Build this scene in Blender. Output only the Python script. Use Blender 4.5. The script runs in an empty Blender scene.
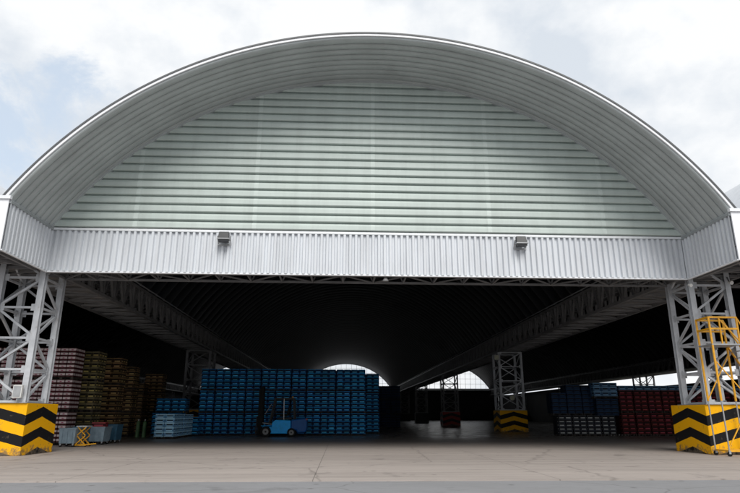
import bpy, math, random
import numpy as np
from mathutils import Vector, Matrix
random.seed(7)
S = bpy.context.scene
C = S.collection
R = math.radians

# ------------------------------------------------------------------ camera
cam = bpy.data.cameras.new('camera'); co = bpy.data.objects.new('camera', cam); C.objects.link(co)
PITCH, YAW, ROLL = 0.2805, 0.047, -0.0013
co.location = (-1.332, -23.861, 1.5)
F = Vector((math.sin(YAW)*math.cos(PITCH), math.cos(YAW)*math.cos(PITCH), math.sin(PITCH)))
Rt = Vector((math.cos(YAW), -math.sin(YAW), 0)); U = Rt.cross(F)
m3 = Matrix((Rt, U, -F)).transposed() @ Matrix.Rotation(-ROLL, 3, 'Z')
co.rotation_euler = m3.to_euler()
cam.sensor_width = 36; cam.lens = 584.5/740*36
cam.clip_start = 0.1; cam.clip_end = 4000
S.camera = co

# ------------------------------------------------------------------ world + sun
SUN_EL, SUN_AZ = R(45), R(170)          # azimuth clockwise from +Y: from behind the camera
W_ = bpy.data.worlds.new('World'); S.world = W_; W_.use_nodes = True
nt = W_.node_tree; nt.nodes.clear()
def nn(t, ty, **kw):
    n = t.nodes.new(ty)
    for k, v in kw.items():
        setattr(n, k, v)
    return n
sky = nn(nt, 'ShaderNodeTexSky', sky_type='NISHITA', sun_disc=False, sun_elevation=SUN_EL, sun_rotation=SUN_AZ, air_density=1.0, dust_density=1.5)
bg1 = nn(nt, 'ShaderNodeBackground'); bg1.inputs[1].default_value = 0.14
hz = nn(nt, 'ShaderNodeMix', data_type='RGBA'); hz.inputs[0].default_value = 0.8; hz.inputs[7].default_value = (3.55, 4.0, 4.5, 1)
nt.links.new(sky.outputs[0], hz.inputs[6]); nt.links.new(hz.outputs[2], bg1.inputs[0])
bg2 = nn(nt, 'ShaderNodeBackground'); bg2.inputs[1].default_value = 1.0
tc = nn(nt, 'ShaderNodeTexCoord')
mp = nn(nt, 'ShaderNodeMapping'); mp.inputs[3].default_value = (1, 1, 1.4)
nt.links.new(tc.outputs['Generated'], mp.inputs[0])
n1 = nn(nt, 'ShaderNodeTexNoise'); n1.inputs['Scale'].default_value = 4.2; n1.inputs['Detail'].default_value = 9; n1.inputs['Roughness'].default_value = 0.68; n1.inputs['Distortion'].default_value = 0.3
nt.links.new(mp.outputs[0], n1.inputs['Vector'])
def wmath(op, a, b=None):
    n = nn(nt, 'ShaderNodeMath', operation=op)
    for i, v in enumerate((a, b)):
        if v is None: continue
        if isinstance(v, (int, float)): n.inputs[i].default_value = v
        else: nt.links.new(v, n.inputs[i])
    return n.outputs[0]
def patch(d, r0, r1):                  # a gap (or a grey belly) in the cloud deck, around one compass direction of the sky
    v = nn(nt, 'ShaderNodeVectorMath', operation='DISTANCE'); v.inputs[1].default_value = Vector(d).normalized()
    nt.links.new(tc.outputs['Generated'], v.inputs[0])
    q = nn(nt, 'ShaderNodeMapRange', interpolation_type='SMOOTHSTEP'); q.inputs[1].default_value = r0; q.inputs[2].default_value = r1
    q.inputs[3].default_value = 1; q.inputs[4].default_value = 0
    nt.links.new(v.outputs['Value'], q.inputs[0]); return q.outputs[0]
def pixdir(x, y):
    u, v = x-370, -(y-246.5)
    return (u*Rt + v*U + 584.5*F).normalized()
gap = wmath('ADD', patch(pixdir(45, 92), 0.03, 0.17), wmath('MULTIPLY', patch(pixdir(5, 160), 0.0, 0.16), 0.7))
gap = wmath('ADD', gap, wmath('MULTIPLY', patch((0.9, 0.9, 0.8), 0.1, 0.35), 0.25))
gap = wmath('ADD', gap, wmath('MULTIPLY', patch((-0.3, -0.9, 0.8), 0.1, 0.5), 0.4))
dens = wmath('SUBTRACT', wmath('ADD', n1.outputs[0], 0.18), wmath('MULTIPLY', gap, 0.225))
cov = nn(nt, 'ShaderNodeMapRange', interpolation_type='SMOOTHSTEP'); cov.inputs[1].default_value = 0.33; cov.inputs[2].default_value = 0.50
nt.links.new(dens, cov.inputs[0])
n2 = nn(nt, 'ShaderNodeTexNoise'); n2.inputs['Scale'].default_value = 5.5; n2.inputs['Detail'].default_value = 7; n2.inputs['Roughness'].default_value = 0.55
nt.links.new(mp.outputs[0], n2.inputs['Vector'])
cr = nn(nt, 'ShaderNodeValToRGB')
cr.color_ramp.elements[0].position = 0.34; cr.color_ramp.elements[0].color = (0.50, 0.54, 0.59, 1)
cr.color_ramp.elements[1].position = 0.56; cr.color_ramp.elements[1].color = (0.69, 0.70, 0.71, 1)
belly = wmath('SUBTRACT', n2.outputs[0], wmath('MULTIPLY', patch(pixdir(552, 45), 0.0, 0.09), 0.22))
nt.links.new(belly, cr.inputs[0]); nt.links.new(cr.outputs[0], bg2.inputs[0])
mx = nn(nt, 'ShaderNodeMixShader'); nt.links.new(cov.outputs[0], mx.inputs[0]); nt.links.new(bg1.outputs[0], mx.inputs[1]); nt.links.new(bg2.outputs[0], mx.inputs[2])
wo = nn(nt, 'ShaderNodeOutputWorld'); nt.links.new(mx.outputs[0], wo.inputs[0])

sl = bpy.data.lights.new('sun', 'SUN'); sl.energy = 1.9; sl.angle = R(32); sl.color = (1.0, 0.97, 0.92)
so = bpy.data.objects.new('sun', sl); C.objects.link(so)
sd = Vector((math.sin(SUN_AZ)*math.cos(SUN_EL), math.cos(SUN_AZ)*math.cos(SUN_EL), math.sin(SUN_EL)))
so.rotation_euler = sd.to_track_quat('Z', 'Y').to_euler(); so.location = (0, -30, 40)

vs = S.view_settings; vs.view_transform = 'Standard'; vs.look = 'None'; vs.gamma = 1; vs.exposure = 0.53; vs.use_curve_mapping = False
S.cycles.max_bounces = 6; S.cycles.diffuse_bounces = 4

# ------------------------------------------------------------------ materials
def mat(name, col, rough=0.6, metal=0.0, var=0.12, scale=3.0, stretch=(1,1,1), bump=0.0, bscale=40, col2=None, spec=0.5, rnd=0.0, detail=5, coords='Object', lo=.35, hi=.65, dirt=0.0, dscale=(5,5,.35), dcol=(.12,.10,.08), dlo=.52, dhi=.80):
    m = bpy.data.materials.new(name); m.use_nodes = True; t = m.node_tree
    b = t.nodes['Principled BSDF']
    b.inputs['Roughness'].default_value = rough; b.inputs['Metallic'].default_value = metal
    b.inputs['Specular IOR Level'].default_value = spec
    tcx = nn(t, 'ShaderNodeTexCoord'); mpx = nn(t, 'ShaderNodeMapping'); mpx.inputs[3].default_value = stretch
    t.links.new(tcx.outputs[coords], mpx.inputs[0])
    nz = nn(t, 'ShaderNodeTexNoise'); nz.inputs['Scale'].default_value = scale; nz.inputs['Detail'].default_value = detail; nz.inputs['Roughness'].default_value = .62
    t.links.new(mpx.outputs[0], nz.inputs['Vector'])
    ra = nn(t, 'ShaderNodeMapRange'); ra.inputs[1].default_value = lo; ra.inputs[2].default_value = hi
    t.links.new(nz.outputs[0], ra.inputs[0])
    mxx = nn(t, 'ShaderNodeMix', data_type='RGBA')
    c2 = col2 or tuple(max(0, c*(1-var*2)) for c in col)
    mxx.inputs[6].default_value = (*c2, 1); mxx.inputs[7].default_value = (*col, 1)
    t.links.new(ra.outputs[0], mxx.inputs[0]); out = mxx.outputs[2]
    if dirt:
        md = nn(t, 'ShaderNodeMapping'); md.inputs[3].default_value = dscale; t.links.new(tcx.outputs[coords], md.inputs[0])
        nd_ = nn(t, 'ShaderNodeTexNoise'); nd_.inputs['Scale'].default_value = 1.0; nd_.inputs['Detail'].default_value = 8; nd_.inputs['Roughness'].default_value = .7
        t.links.new(md.outputs[0], nd_.inputs['Vector'])
        rd = nn(t, 'ShaderNodeMapRange'); rd.inputs[1].default_value = dlo; rd.inputs[2].default_value = dhi; rd.inputs[4].default_value = dirt
        t.links.new(nd_.outputs[0], rd.inputs[0])
        mdx = nn(t, 'ShaderNodeMix', data_type='RGBA'); mdx.inputs[7].default_value = (*dcol, 1)
        t.links.new(rd.outputs[0], mdx.inputs[0]); t.links.new(out, mdx.inputs[6]); out = mdx.outputs[2]
    if rnd:
        oi = nn(t, 'ShaderNodeObjectInfo'); hs = nn(t, 'ShaderNodeHueSaturation')
        mr = nn(t, 'ShaderNodeMapRange'); mr.inputs[3].default_value = 1-rnd; mr.inputs[4].default_value = 1+rnd
        t.links.new(oi.outputs['Random'], mr.inputs[0]); t.links.new(mr.outputs[0], hs.inputs['Value'])
        w1 = nn(t, 'ShaderNodeMath', operation='MULTIPLY'); w1.inputs[1].default_value = 17.3; w2 = nn(t, 'ShaderNodeMath', operation='FRACT'); t.links.new(oi.outputs['Random'], w1.inputs[0]); t.links.new(w1.outputs[0], w2.inputs[0])
        mh = nn(t, 'ShaderNodeMapRange'); mh.inputs[3].default_value = .5-rnd*.01; mh.inputs[4].default_value = .5+rnd*.04; t.links.new(w2.outputs[0], mh.inputs[0]); t.links.new(mh.outputs[0], hs.inputs['Hue'])
        t.links.new(out, hs.inputs['Color']); out = hs.outputs[0]
    t.links.new(out, b.inputs['Base Color'])
    if bump:
        nb = nn(t, 'ShaderNodeTexNoise'); nb.inputs['Scale'].default_value = bscale; nb.inputs['Detail'].default_value = 4
        t.links.new(mpx.outputs[0], nb.inputs['Vector'])
        bp = nn(t, 'ShaderNodeBump'); bp.inputs['Strength'].default_value = bump; bp.inputs['Distance'].default_value = .02
        t.links.new(nb.outputs[0], bp.inputs['Height']); t.links.new(bp.outputs[0], b.inputs['Normal'])
    return m

M = {}
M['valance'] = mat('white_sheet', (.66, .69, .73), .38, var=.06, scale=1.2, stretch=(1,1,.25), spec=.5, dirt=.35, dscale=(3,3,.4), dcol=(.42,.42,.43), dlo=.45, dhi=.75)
M['flash'] = mat('white_flashing', (.80, .82, .85), .4, var=.04)
M['fascia'] = mat('fascia_white', (.86, .87, .9), .4, var=.03)
M['capdark'] = mat('dark_cap', (.10, .105, .11), .5)
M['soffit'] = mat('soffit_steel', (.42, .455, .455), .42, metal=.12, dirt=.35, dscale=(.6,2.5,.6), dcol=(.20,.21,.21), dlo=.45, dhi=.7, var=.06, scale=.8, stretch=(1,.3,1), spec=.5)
M['gable'] = mat('gable_sheet', (.52, .59, .56), .5, dirt=.4, dscale=(1.6,1,.18), dcol=(.33,.37,.35), dlo=.45, dhi=.75, var=.05, scale=.7, stretch=(.25,1,2.0), spec=.5)
M['seam'] = mat('gable_seam', (.57, .64, .61), .55, var=.05)
M['gflash'] = mat('grey_flashing', (.36, .38, .39), .4, metal=.3, var=.06)
M['flashmid'] = mat('silver_flashing', (.50, .53, .54), .4, metal=.2, var=.05)
M['shaded_vault'] = mat('shaded_vault_sheet', (.006, .0065, .008), .5, var=.15, scale=.5, spec=.26)  # underside of the roof sheet, interior darkness put in as near-black colour
M['shell'] = mat('roof_shell', (.55, .57, .60), .4, metal=.2, var=.06)
M['steel'] = mat('painted_steel', (.52, .54, .57), .42, var=.10, scale=2.5, bump=.05, dirt=.6, dscale=(7,7,2.2), dcol=(.22,.17,.13), dlo=.56, dhi=.75)
M['steel2'] = mat('shaded_steel', (.20, .20, .205), .5, var=.15, scale=2)  # same grey paint as the front columns, darkened to stand for less light
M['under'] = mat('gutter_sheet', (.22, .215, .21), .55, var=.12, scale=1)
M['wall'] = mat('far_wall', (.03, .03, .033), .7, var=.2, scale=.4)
M['plate'] = mat('galvanised', (.42, .43, .44), .4, metal=.4)
M['black'] = mat('black_rubber', (.008, .008, .008), .7, bump=.1, spec=.2)
M['darkmetal'] = mat('dark_metal', (.014, .014, .016), .5, spec=.25)
M['silver'] = mat('bare_steel', (.45, .46, .47), .35, metal=.6)
M['yellowpaint'] = mat('yellow_paint', (.82, .40, .02), .4, var=.12, scale=6)
M['glass_dark'] = mat('lamp_glass', (.012, .013, .016), .12, spec=.6)
M['lampbody'] = mat('lamp_housing', (.045, .047, .05), .5, var=.1)
M['wood'] = mat('pallet_wood', (.035, .026, .02), .8, var=.25, scale=8, rnd=.3)
M['bluepaint'] = mat('forklift_blue', (.006, .42, 1.0), .4, spec=.25, var=.1, scale=4)
M['bluedark'] = mat('counterweight_blue', (.004, .09, .32), .4, spec=.25, var=.1)
M['bin'] = mat('bin_plastic', (.24, .32, .38), .5, var=.12, scale=4)
M['binblue'] = mat('bin_blue', (.04, .13, .21), .5, var=.12, scale=4)
M['red'] = mat('red_plastic', (.30, .02, .02), .45)
M['green'] = mat('green_paint', (.10, .22, .08), .4, var=.15)
M['pale'] = mat('pale_disc', (.50, .50, .36), .5)
M['white'] = mat('white_paint', (.72, .72, .70), .45)
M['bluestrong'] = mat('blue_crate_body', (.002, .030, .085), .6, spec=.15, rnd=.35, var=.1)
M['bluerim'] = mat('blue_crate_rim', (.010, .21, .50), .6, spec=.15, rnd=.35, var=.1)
M['whiteb'] = mat('pale_crate_body', (.15, .36, .60), .6, spec=.15, rnd=.12, var=.06)
M['whiter'] = mat('pale_crate_rim', (.50, .82, 1.0), .5, rnd=.12, var=.06)
M['redb'] = mat('red_crate_body', (.028, .002, .004), .6, spec=.15, rnd=.3)
M['redr'] = mat('red_crate_rim', (.09, .008, .012), .6, spec=.15, rnd=.4)
M['redl'] = mat('red_crate_label', (.34, .05, .07), .6, spec=.15, rnd=.3)
M['navyb'] = mat('navy_crate_body', (.003, .010, .03), .6, spec=.15, rnd=.3)
M['navyr'] = mat('navy_crate_rim', (.008, .03, .08), .6, spec=.15, rnd=.3)
M['lblueb'] = mat('steel_blue_body', (.04, .10, .19), .6, spec=.15, rnd=.15)
M['lbluer'] = mat('steel_blue_rim', (.15, .29, .43), .6, spec=.15, rnd=.15)
M['oliveb'] = mat('olive_crate_body', (.05, .042, .022), .6, spec=.15, rnd=.3)
M['oliver'] = mat('olive_crate_rim', (.17, .14, .075), .6, spec=.15, rnd=.35)
M['olivel'] = mat('olive_crate_label', (.42, .31, .11), .6, spec=.15, rnd=.5)
M['brownb'] = mat('brown_crate_body', (.035, .017, .007), .6, spec=.15, rnd=.3)
M['brownr'] = mat('brown_crate_rim', (.22, .13, .06), .6, spec=.15, rnd=.35)
M['brownl'] = mat('brown_crate_label', (.42, .27, .12), .6, spec=.15, rnd=.5)
M['pinkb'] = mat('maroon_carton', (.05, .006, .009), .6, spec=.15, rnd=.2)
M['pinkr'] = mat('white_carton_print', (.52, .43, .43), .5, rnd=.12, var=.1, scale=9)
M['pinkl'] = mat('magenta_print', (.28, .04, .10), .5, rnd=.25)
M['emptyb'] = mat('dark_crate_body', (.012, .014, .02), .6, spec=.15, rnd=.3)
M['emptyr'] = mat('dark_crate_rim', (.035, .04, .05), .6, spec=.15, rnd=.3)
M['emptyl'] = mat('white_cap', (.42, .43, .42), .5, rnd=.3)

# hazard chevrons: painted stripes on the four faces of a block
def chevron(name, light):
    m = bpy.data.materials.new(name); m.use_nodes = True; t = m.node_tree; b = t.nodes['Principled BSDF']
    b.inputs['Roughness'].default_value = .5; b.inputs['Specular IOR Level'].default_value = .2
    tcx = nn(t, 'ShaderNodeTexCoord'); sp = nn(t, 'ShaderNodeSeparateXYZ'); t.links.new(tcx.outputs['Object'], sp.inputs[0])
    g = nn(t, 'ShaderNodeNewGeometry'); vt = nn(t, 'ShaderNodeVectorTransform', vector_type='NORMAL', convert_from='WORLD', convert_to='OBJECT')
    t.links.new(g.outputs['True Normal'], vt.inputs[0]); sn = nn(t, 'ShaderNodeSeparateXYZ'); t.links.new(vt.outputs[0], sn.inputs[0])
    def mt(op, a, b_=None, c_=None):
        n = nn(t, 'ShaderNodeMath', operation=op)
        for i, v in enumerate((a, b_, c_)):
            if v is None: continue
            if isinstance(v, (int, float)): n.inputs[i].default_value = v
            else: t.links.new(v, n.inputs[i])
        return n.outputs[0]
    isx = mt('GREATER_THAN', mt('ABSOLUTE', sn.outputs[0]), .5)
    wob = nn(t, 'ShaderNodeTexNoise'); wob.inputs['Scale'].default_value = 6; wob.inputs['Detail'].default_value = 3; t.links.new(tcx.outputs['Object'], wob.inputs['Vector'])
    ax, ay = mt('ABSOLUTE', sp.outputs[0]), mt('ABSOLUTE', sp.outputs[1])
    u = mt('ADD', mt('MULTIPLY', isx, ay), mt('MULTIPLY', mt('SUBTRACT', 1, isx), ax))
    d = mt('SUBTRACT', 1.924-.10, mt('ADD', mt('ADD', sp.outputs[2], mt('MULTIPLY', wob.outputs[0], .03)), mt('MULTIPLY', u, .26)))
    fr = mt('DIVIDE', d, .775)
    fr = mt('SUBTRACT', fr, mt('FLOOR', fr))
    stripe = mt('MULTIPLY', mt('LESS_THAN', fr, .5), mt('GREATER_THAN', d, 0))
    nz = nn(t, 'ShaderNodeTexNoise'); nz.inputs['Scale'].default_value = 5; nz.inputs['Detail'].default_value = 8; nz.inputs['Roughness'].default_value = .7
    t.links.new(tcx.outputs['Object'], nz.inputs['Vector'])
    low = nn(t, 'ShaderNodeMapRange'); low.inputs[1].default_value = .45; low.inputs[2].default_value = 0; t.links.new(sp.outputs[2], low.inputs[0])
    wr = mt('ADD', nz.outputs[0], mt('MULTIPLY', low.outputs[0], .22))
    wear = nn(t, 'ShaderNodeMapRange'); wear.inputs[1].default_value = .60; wear.inputs[2].default_value = .72; wear.inputs[4].default_value = .8; t.links.new(wr, wear.inputs[0])
    mx1 = nn(t, 'ShaderNodeMix', data_type='RGBA'); mx1.inputs[6].default_value = (*light, 1); mx1.inputs[7].default_value = (.008, .008, .009, 1); t.links.new(stripe, mx1.inputs[0])
    mx2 = nn(t, 'ShaderNodeMix', data_type='RGBA'); mx2.inputs[7].default_value = (.14, .11, .08, 1); t.links.new(mx1.outputs[2], mx2.inputs[6]); t.links.new(wear.outputs[0], mx2.inputs[0])
    t.links.new(mx2.outputs[2], b.inputs['Base Color'])
    return m
M['chevron'] = chevron('yellow_black_chevrons', (.86, .43, .003))
M['chevron_red'] = chevron('red_black_chevrons', (.30, .03, .025))

def ground_mat(name, c1, c2, c3, rough, rough2, joint=None, glossy=.5, streak=(1,1,1), marks=0, inside=None, vscale=.16):
    m = bpy.data.materials.new(name); m.use_nodes = True; t = m.node_tree; b = t.nodes['Principled BSDF']
    b.inputs['Specular IOR Level'].default_value = glossy
    tcx = nn(t, 'ShaderNodeTexCoord'); mpx = nn(t, 'ShaderNodeMapping'); mpx.inputs[3].default_value = streak; t.links.new(tcx.outputs['Object'], mpx.inputs[0])
    def noise(s, d=6, r=.6, src=None):
        n = nn(t, 'ShaderNodeTexNoise'); n.inputs['Scale'].default_value = s; n.inputs['Detail'].default_value = d; n.inputs['Roughness'].default_value = r
        t.links.new((src or mpx).outputs[0 if src is None else 'Object'], n.inputs['Vector']); return n.outputs[0]
    def rng(v, a, b_, c=0., d=1.):
        n = nn(t, 'ShaderNodeMapRange'); n.inputs[1].default_value = a; n.inputs[2].default_value = b_; n.inputs[3].default_value = c; n.inputs[4].default_value = d
        t.links.new(v, n.inputs[0]); return n.outputs[0]
    def mix(f, a, b_):
        n = nn(t, 'ShaderNodeMix', data_type='RGBA')
        if isinstance(f, float): n.inputs[0].default_value = f
        else: t.links.new(f, n.inputs[0])
        for i, v in ((6, a), (7, b_)):
            if isinstance(v, tuple): n.inputs[i].default_value = (*v, 1)
            else: t.links.new(v, n.inputs[i])
        return n.outputs[2]
    big = noise(.22); mid = noise(1.6, 8, .7); fine = noise(38, 3, .7, tcx)
    col = mix(rng(big, .35, .65), c1, c2)
    col = mix(rng(mid, .5, .75, 0, .6), col, c3)
    col = mix(rng(fine, .3, .7, 0, .35), col, c2)
    if marks:                                   # tyre tracks swept along X, and spills
        w = nn(t, 'ShaderNodeMapping'); w.inputs[3].default_value = (.05, 1.3, 1); w.inputs[2].default_value = (0, 0, .06); t.links.new(tcx.outputs['Object'], w.inputs[0])
        n = nn(t, 'ShaderNodeTexNoise'); n.inputs['Scale'].default_value = 1.4; n.inputs['Detail'].default_value = 9; n.inputs['Roughness'].default_value = .75; t.links.new(w.outputs[0], n.inputs['Vector'])
        col = mix(rng(n.outputs[0], .47, .68, 0, marks), col, tuple(c*.45 for c in c3))
        v = nn(t, 'ShaderNodeTexVoronoi', feature='DISTANCE_TO_EDGE'); v.inputs['Scale'].default_value = vscale
        dn = nn(t, 'ShaderNodeTexNoise'); dn.inputs['Scale'].default_value = 1.1; dn.inputs['Detail'].default_value = 5; t.links.new(tcx.outputs['Object'], dn.inputs['Vector'])
        av = nn(t, 'ShaderNodeMix', data_type='VECTOR'); av.inputs[0].default_value = .35; t.links.new(tcx.outputs['Object'], av.inputs[4]); t.links.new(dn.outputs['Color'], av.inputs[5])
        t.links.new(av.outputs[1], v.inputs['Vector'])
        col = mix(rng(v.outputs['Distance'], 0.0, .006, .34, 0), col, (.05, .045, .04))
    st_ = nn(t, 'ShaderNodeMapping'); st_.inputs[1].default_value = (7.3, 2.1, 0); t.links.new(tcx.outputs['Object'], st_.inputs[0])
    sn_ = nn(t, 'ShaderNodeTexNoise'); sn_.inputs['Scale'].default_value = .75; sn_.inputs['Detail'].default_value = 6; sn_.inputs['Roughness'].default_value = .6; sn_.inputs['Distortion'].default_value = .6; t.links.new(st_.outputs[0], sn_.inputs['Vector'])
    col = mix(rng(sn_.outputs[0], .60, .70, 0, .42), col, tuple(c*.5 for c in c3))
    sp_ = nn(t, 'ShaderNodeTexVoronoi'); sp_.inputs['Scale'].default_value = 1.3; t.links.new(st_.outputs[0], sp_.inputs['Vector'])
    col = mix(rng(sp_.outputs['Distance'], .05, .13, .5, 0), col, (.05, .045, .042))
    if joint:
        sp = nn(t, 'ShaderNodeSeparateXYZ'); t.links.new(tcx.outputs['Object'], sp.inputs[0])
        last = None
        for k, (o, step) in enumerate(joint):
            if not step: continue
            a = nn(t, 'ShaderNodeMath', operation='ADD'); t.links.new(sp.outputs[k], a.inputs[0]); a.inputs[1].default_value = 1000*step+o
            f = nn(t, 'ShaderNodeMath', operation='MODULO'); t.links.new(a.outputs[0], f.inputs[0]); f.inputs[1].default_value = step
            l = nn(t, 'ShaderNodeMath', operation='LESS_THAN'); t.links.new(f.outputs[0], l.inputs[0]); l.inputs[1].default_value = .022
            s = nn(t, 'ShaderNodeMath', operation='MULTIPLY'); t.links.new(l.outputs[0], s.inputs[0]); s.inputs[1].default_value = .6
            col = mix(s.outputs[0], col, (.06, .055, .05))
    ro = rng(mid, .3, .7, rough, rough2)
    if inside:                                  # slab polished under the roof; daylight falloff is also painted into its colour
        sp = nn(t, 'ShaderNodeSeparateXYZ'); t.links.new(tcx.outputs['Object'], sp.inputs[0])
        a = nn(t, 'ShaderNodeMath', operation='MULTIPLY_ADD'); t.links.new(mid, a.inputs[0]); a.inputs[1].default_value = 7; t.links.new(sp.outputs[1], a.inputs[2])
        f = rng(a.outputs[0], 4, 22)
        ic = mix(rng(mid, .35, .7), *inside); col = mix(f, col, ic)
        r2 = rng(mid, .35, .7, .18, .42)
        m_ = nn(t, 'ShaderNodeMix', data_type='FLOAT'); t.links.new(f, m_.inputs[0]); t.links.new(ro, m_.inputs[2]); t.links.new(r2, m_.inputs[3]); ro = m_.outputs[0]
    t.links.new(col, b.inputs['Base Color']); t.links.new(ro, b.inputs['Roughness'])
    bp = nn(t, 'ShaderNodeBump'); bp.inputs['Strength'].default_value = .07 if inside else .25; bp.inputs['Distance'].default_value = .01
    t.links.new(fine, bp.inputs['Height']); t.links.new(bp.outputs[0], b.inputs['Normal'])
    return m
M['asphalt'] = ground_mat('yard_asphalt', (.25, .25, .26), (.22, .22, .225), (.19, .19, .195), .8, .95, glossy=.3, marks=.12, vscale=.23)
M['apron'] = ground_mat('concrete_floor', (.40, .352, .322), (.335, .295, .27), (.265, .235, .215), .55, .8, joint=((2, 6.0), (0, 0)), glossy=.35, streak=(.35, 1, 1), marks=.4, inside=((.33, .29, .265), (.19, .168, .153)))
M['grass'] = mat('verge_green', (.06, .10, .03), .9, var=.3, scale=.2)

# ------------------------------------------------------------------ mesh building
class MB:
    def __init__(s): s.v = []; s.f = []; s.m = []
    def add(s, vs, fs, mi=0):
        n = len(s.v); s.v += [tuple(v) for v in vs]; s.f += [tuple(n+i for i in f) for f in fs]; s.m += [mi]*len(fs); return s
    def box(s, x0, x1, y0, y1, z0, z1, mi=0):
        return s.add([(x0,y0,z0),(x1,y0,z0),(x1,y1,z0),(x0,y1,z0),(x0,y0,z1),(x1,y0,z1),(x1,y1,z1),(x0,y1,z1)],
                     [(0,3,2,1),(4,5,6,7),(0,1,5,4),(1,2,6,5),(2,3,7,6),(3,0,4,7)], mi)
    def bar(s, a, b, w, h=None, mi=0, up=(0,0,1)):
        a = Vector(a); b = Vector(b); h = h or w; d = (b-a)
        if d.length < 1e-6: return s
        d.normalize(); u = Vector(up)
        if abs(d.dot(u)) > .98: u = Vector((0,1,0)) if abs(d.y) < .9 else Vector((1,0,0))
        sx = d.cross(u).normalized(); sy = sx.cross(d).normalized()
        vs = []
        for p in (a, b):
            for i, j in ((-1,-1),(1,-1),(1,1),(-1,1)): vs.append(p + sx*(i*w/2) + sy*(j*h/2))
        return s.add(vs, [(0,1,2,3)[::-1],(4,5,6,7),(0,1,5,4),(1,2,6,5),(2,3,7,6),(3,0,4,7)], mi)
    def tube(s, a, b, r, r2=None, n=12, mi=0, cap=True):
        a = Vector(a); b = Vector(b); r2 = r if r2 is None else r2; d = (b-a).normalized()
        u = Vector((0,0,1)) if abs(d.z) < .9 else Vector((1,0,0)); sx = d.cross(u).normalized(); sy = sx.cross(d)
        vs = []
        for p, rr in ((a, r), (b, r2)):
            for k in range(n):
                t = 2*math.pi*k/n; vs.append(p + sx*math.cos(t)*rr + sy*math.sin(t)*rr)
        fs = [(k, (k+1) % n, n+(k+1) % n, n+k) for k in range(n)]
        if cap: fs += [tuple(range(n))[::-1], tuple(range(n, 2*n))]
        return s.add(vs, fs, mi)
    def prism(s, pts, y0, y1, mi=0):        # polygon in XZ extruded along Y
        n = len(pts); vs = [(x, y0, z) for x, z in pts] + [(x, y1, z) for x, z in pts]
        return s.add(vs, [tuple(range(n)), tuple(range(n, 2*n))[::-1]] + [(k, n+k, n+(k+1) % n, (k+1) % n) for k in range(n)], mi)
    def grid(s, rows, mi=0):                # rows of equal length point lists
        n = len(rows[0]); vs = [p for r in rows for p in r]
        return s.add(vs, [(i*n+j, i*n+j+1, (i+1)*n+j+1, (i+1)*n+j) for i in range(len(rows)-1) for j in range(n-1)], mi)
    def build(s, name, mats, parent=None, loc=None, bevel=0, smooth=False):
        me = bpy.data.meshes.new(name); me.from_pydata([tuple(v) for v in s.v], [], s.f)
        if not isinstance(mats, (list, tuple)): mats = [mats]
        for m in mats: me.materials.append(m)
        me.polygons.foreach_set('material_index', s.m)
        if smooth: me.polygons.foreach_set('use_smooth', [True]*len(s.f))
        me.update(); me.validate()
        o = bpy.data.objects.new(name, me); C.objects.link(o)
        if loc is not None: o.location = loc
        if parent: o.parent = parent
        if bevel:
            bv = o.modifiers.new('bevel', 'BEVEL'); bv.width = bevel; bv.segments = 2; bv.limit_method = 'ANGLE'
        return o
def tag(o, label, cat, group=None, kind=None):
    if label and len(label.split()) > 16: print('LONG', label)
    if label: o['label'] = label
    if cat: o['category'] = cat
    if group: o['group'] = group
    if kind: o['kind'] = kind
    return o
def empty(name, loc, label=None, cat=None, group=None, rz=0):
    o = bpy.data.objects.new(name, None); C.objects.link(o); o.location = loc; o.rotation_euler.z = rz; o.empty_display_size = .3
    return tag(o, label, cat, group)
def children(o): return [c for c in bpy.data.objects if c.parent == o]
def copy_tree(o, parent=None):
    c = o.copy(); C.objects.link(c); c.parent = parent
    for ch in children(o): copy_tree(ch, c)
    return c

# ------------------------------------------------------------------ dimensions
HW, HB, HT, HC = 13.484, 7.08, 8.973, 7.26       # half span, valance bottom, valance top, bottom chord
OV, BAY, YE = 3.382, 31.78, 155.0                 # overhang, bay spacing, far end
GW = 2.5                                          # width of the box trusses between vaults
RISE, KK = 7.318, .0411
PITCHX = 2*HW + GW + .2                           # vault centre to vault centre
def arc(W, H, Rr, n, dr=0.0):
    r = (W*W+Rr*Rr)/(2*Rr); a = math.asin(W/r); pts = []
    for i in range(n+1):
        t = -a + 2*a*i/n
        x = (r+dr)*math.sin(t); z0 = (Rr-r+r*math.cos(t))/Rr
        z = H + Rr*(z0 + KK*z0*(1-z0)) + dr*math.cos(t)
        pts.append((x, z))
    return pts

# ------------------------------------------------------------------ ground
g = MB(); g.grid([[(x, y, 0) for x in (-1500, 1500)] for y in (-400, 2500)]); tag(g.build('ground', M['asphalt'], loc=(0,0,-.03)), None, None, kind='structure')
def sheet(name, x0, x1, y0, y1, z0, z1, m): tag(MB().box(x0, x1, y0, y1, z0, z1).build(name, m), None, None, kind='structure')
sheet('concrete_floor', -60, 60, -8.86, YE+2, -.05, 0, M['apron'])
sheet('grass_verge', 60, 1200, -8, 900, -.06, -.02, M['grass'])

# ------------------------------------------------------------------ warehouse
wh = empty('warehouse', (0, 0, 0), 'huge barrel vaulted steel warehouse with white corrugated valance and open dark front', 'building')

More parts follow.
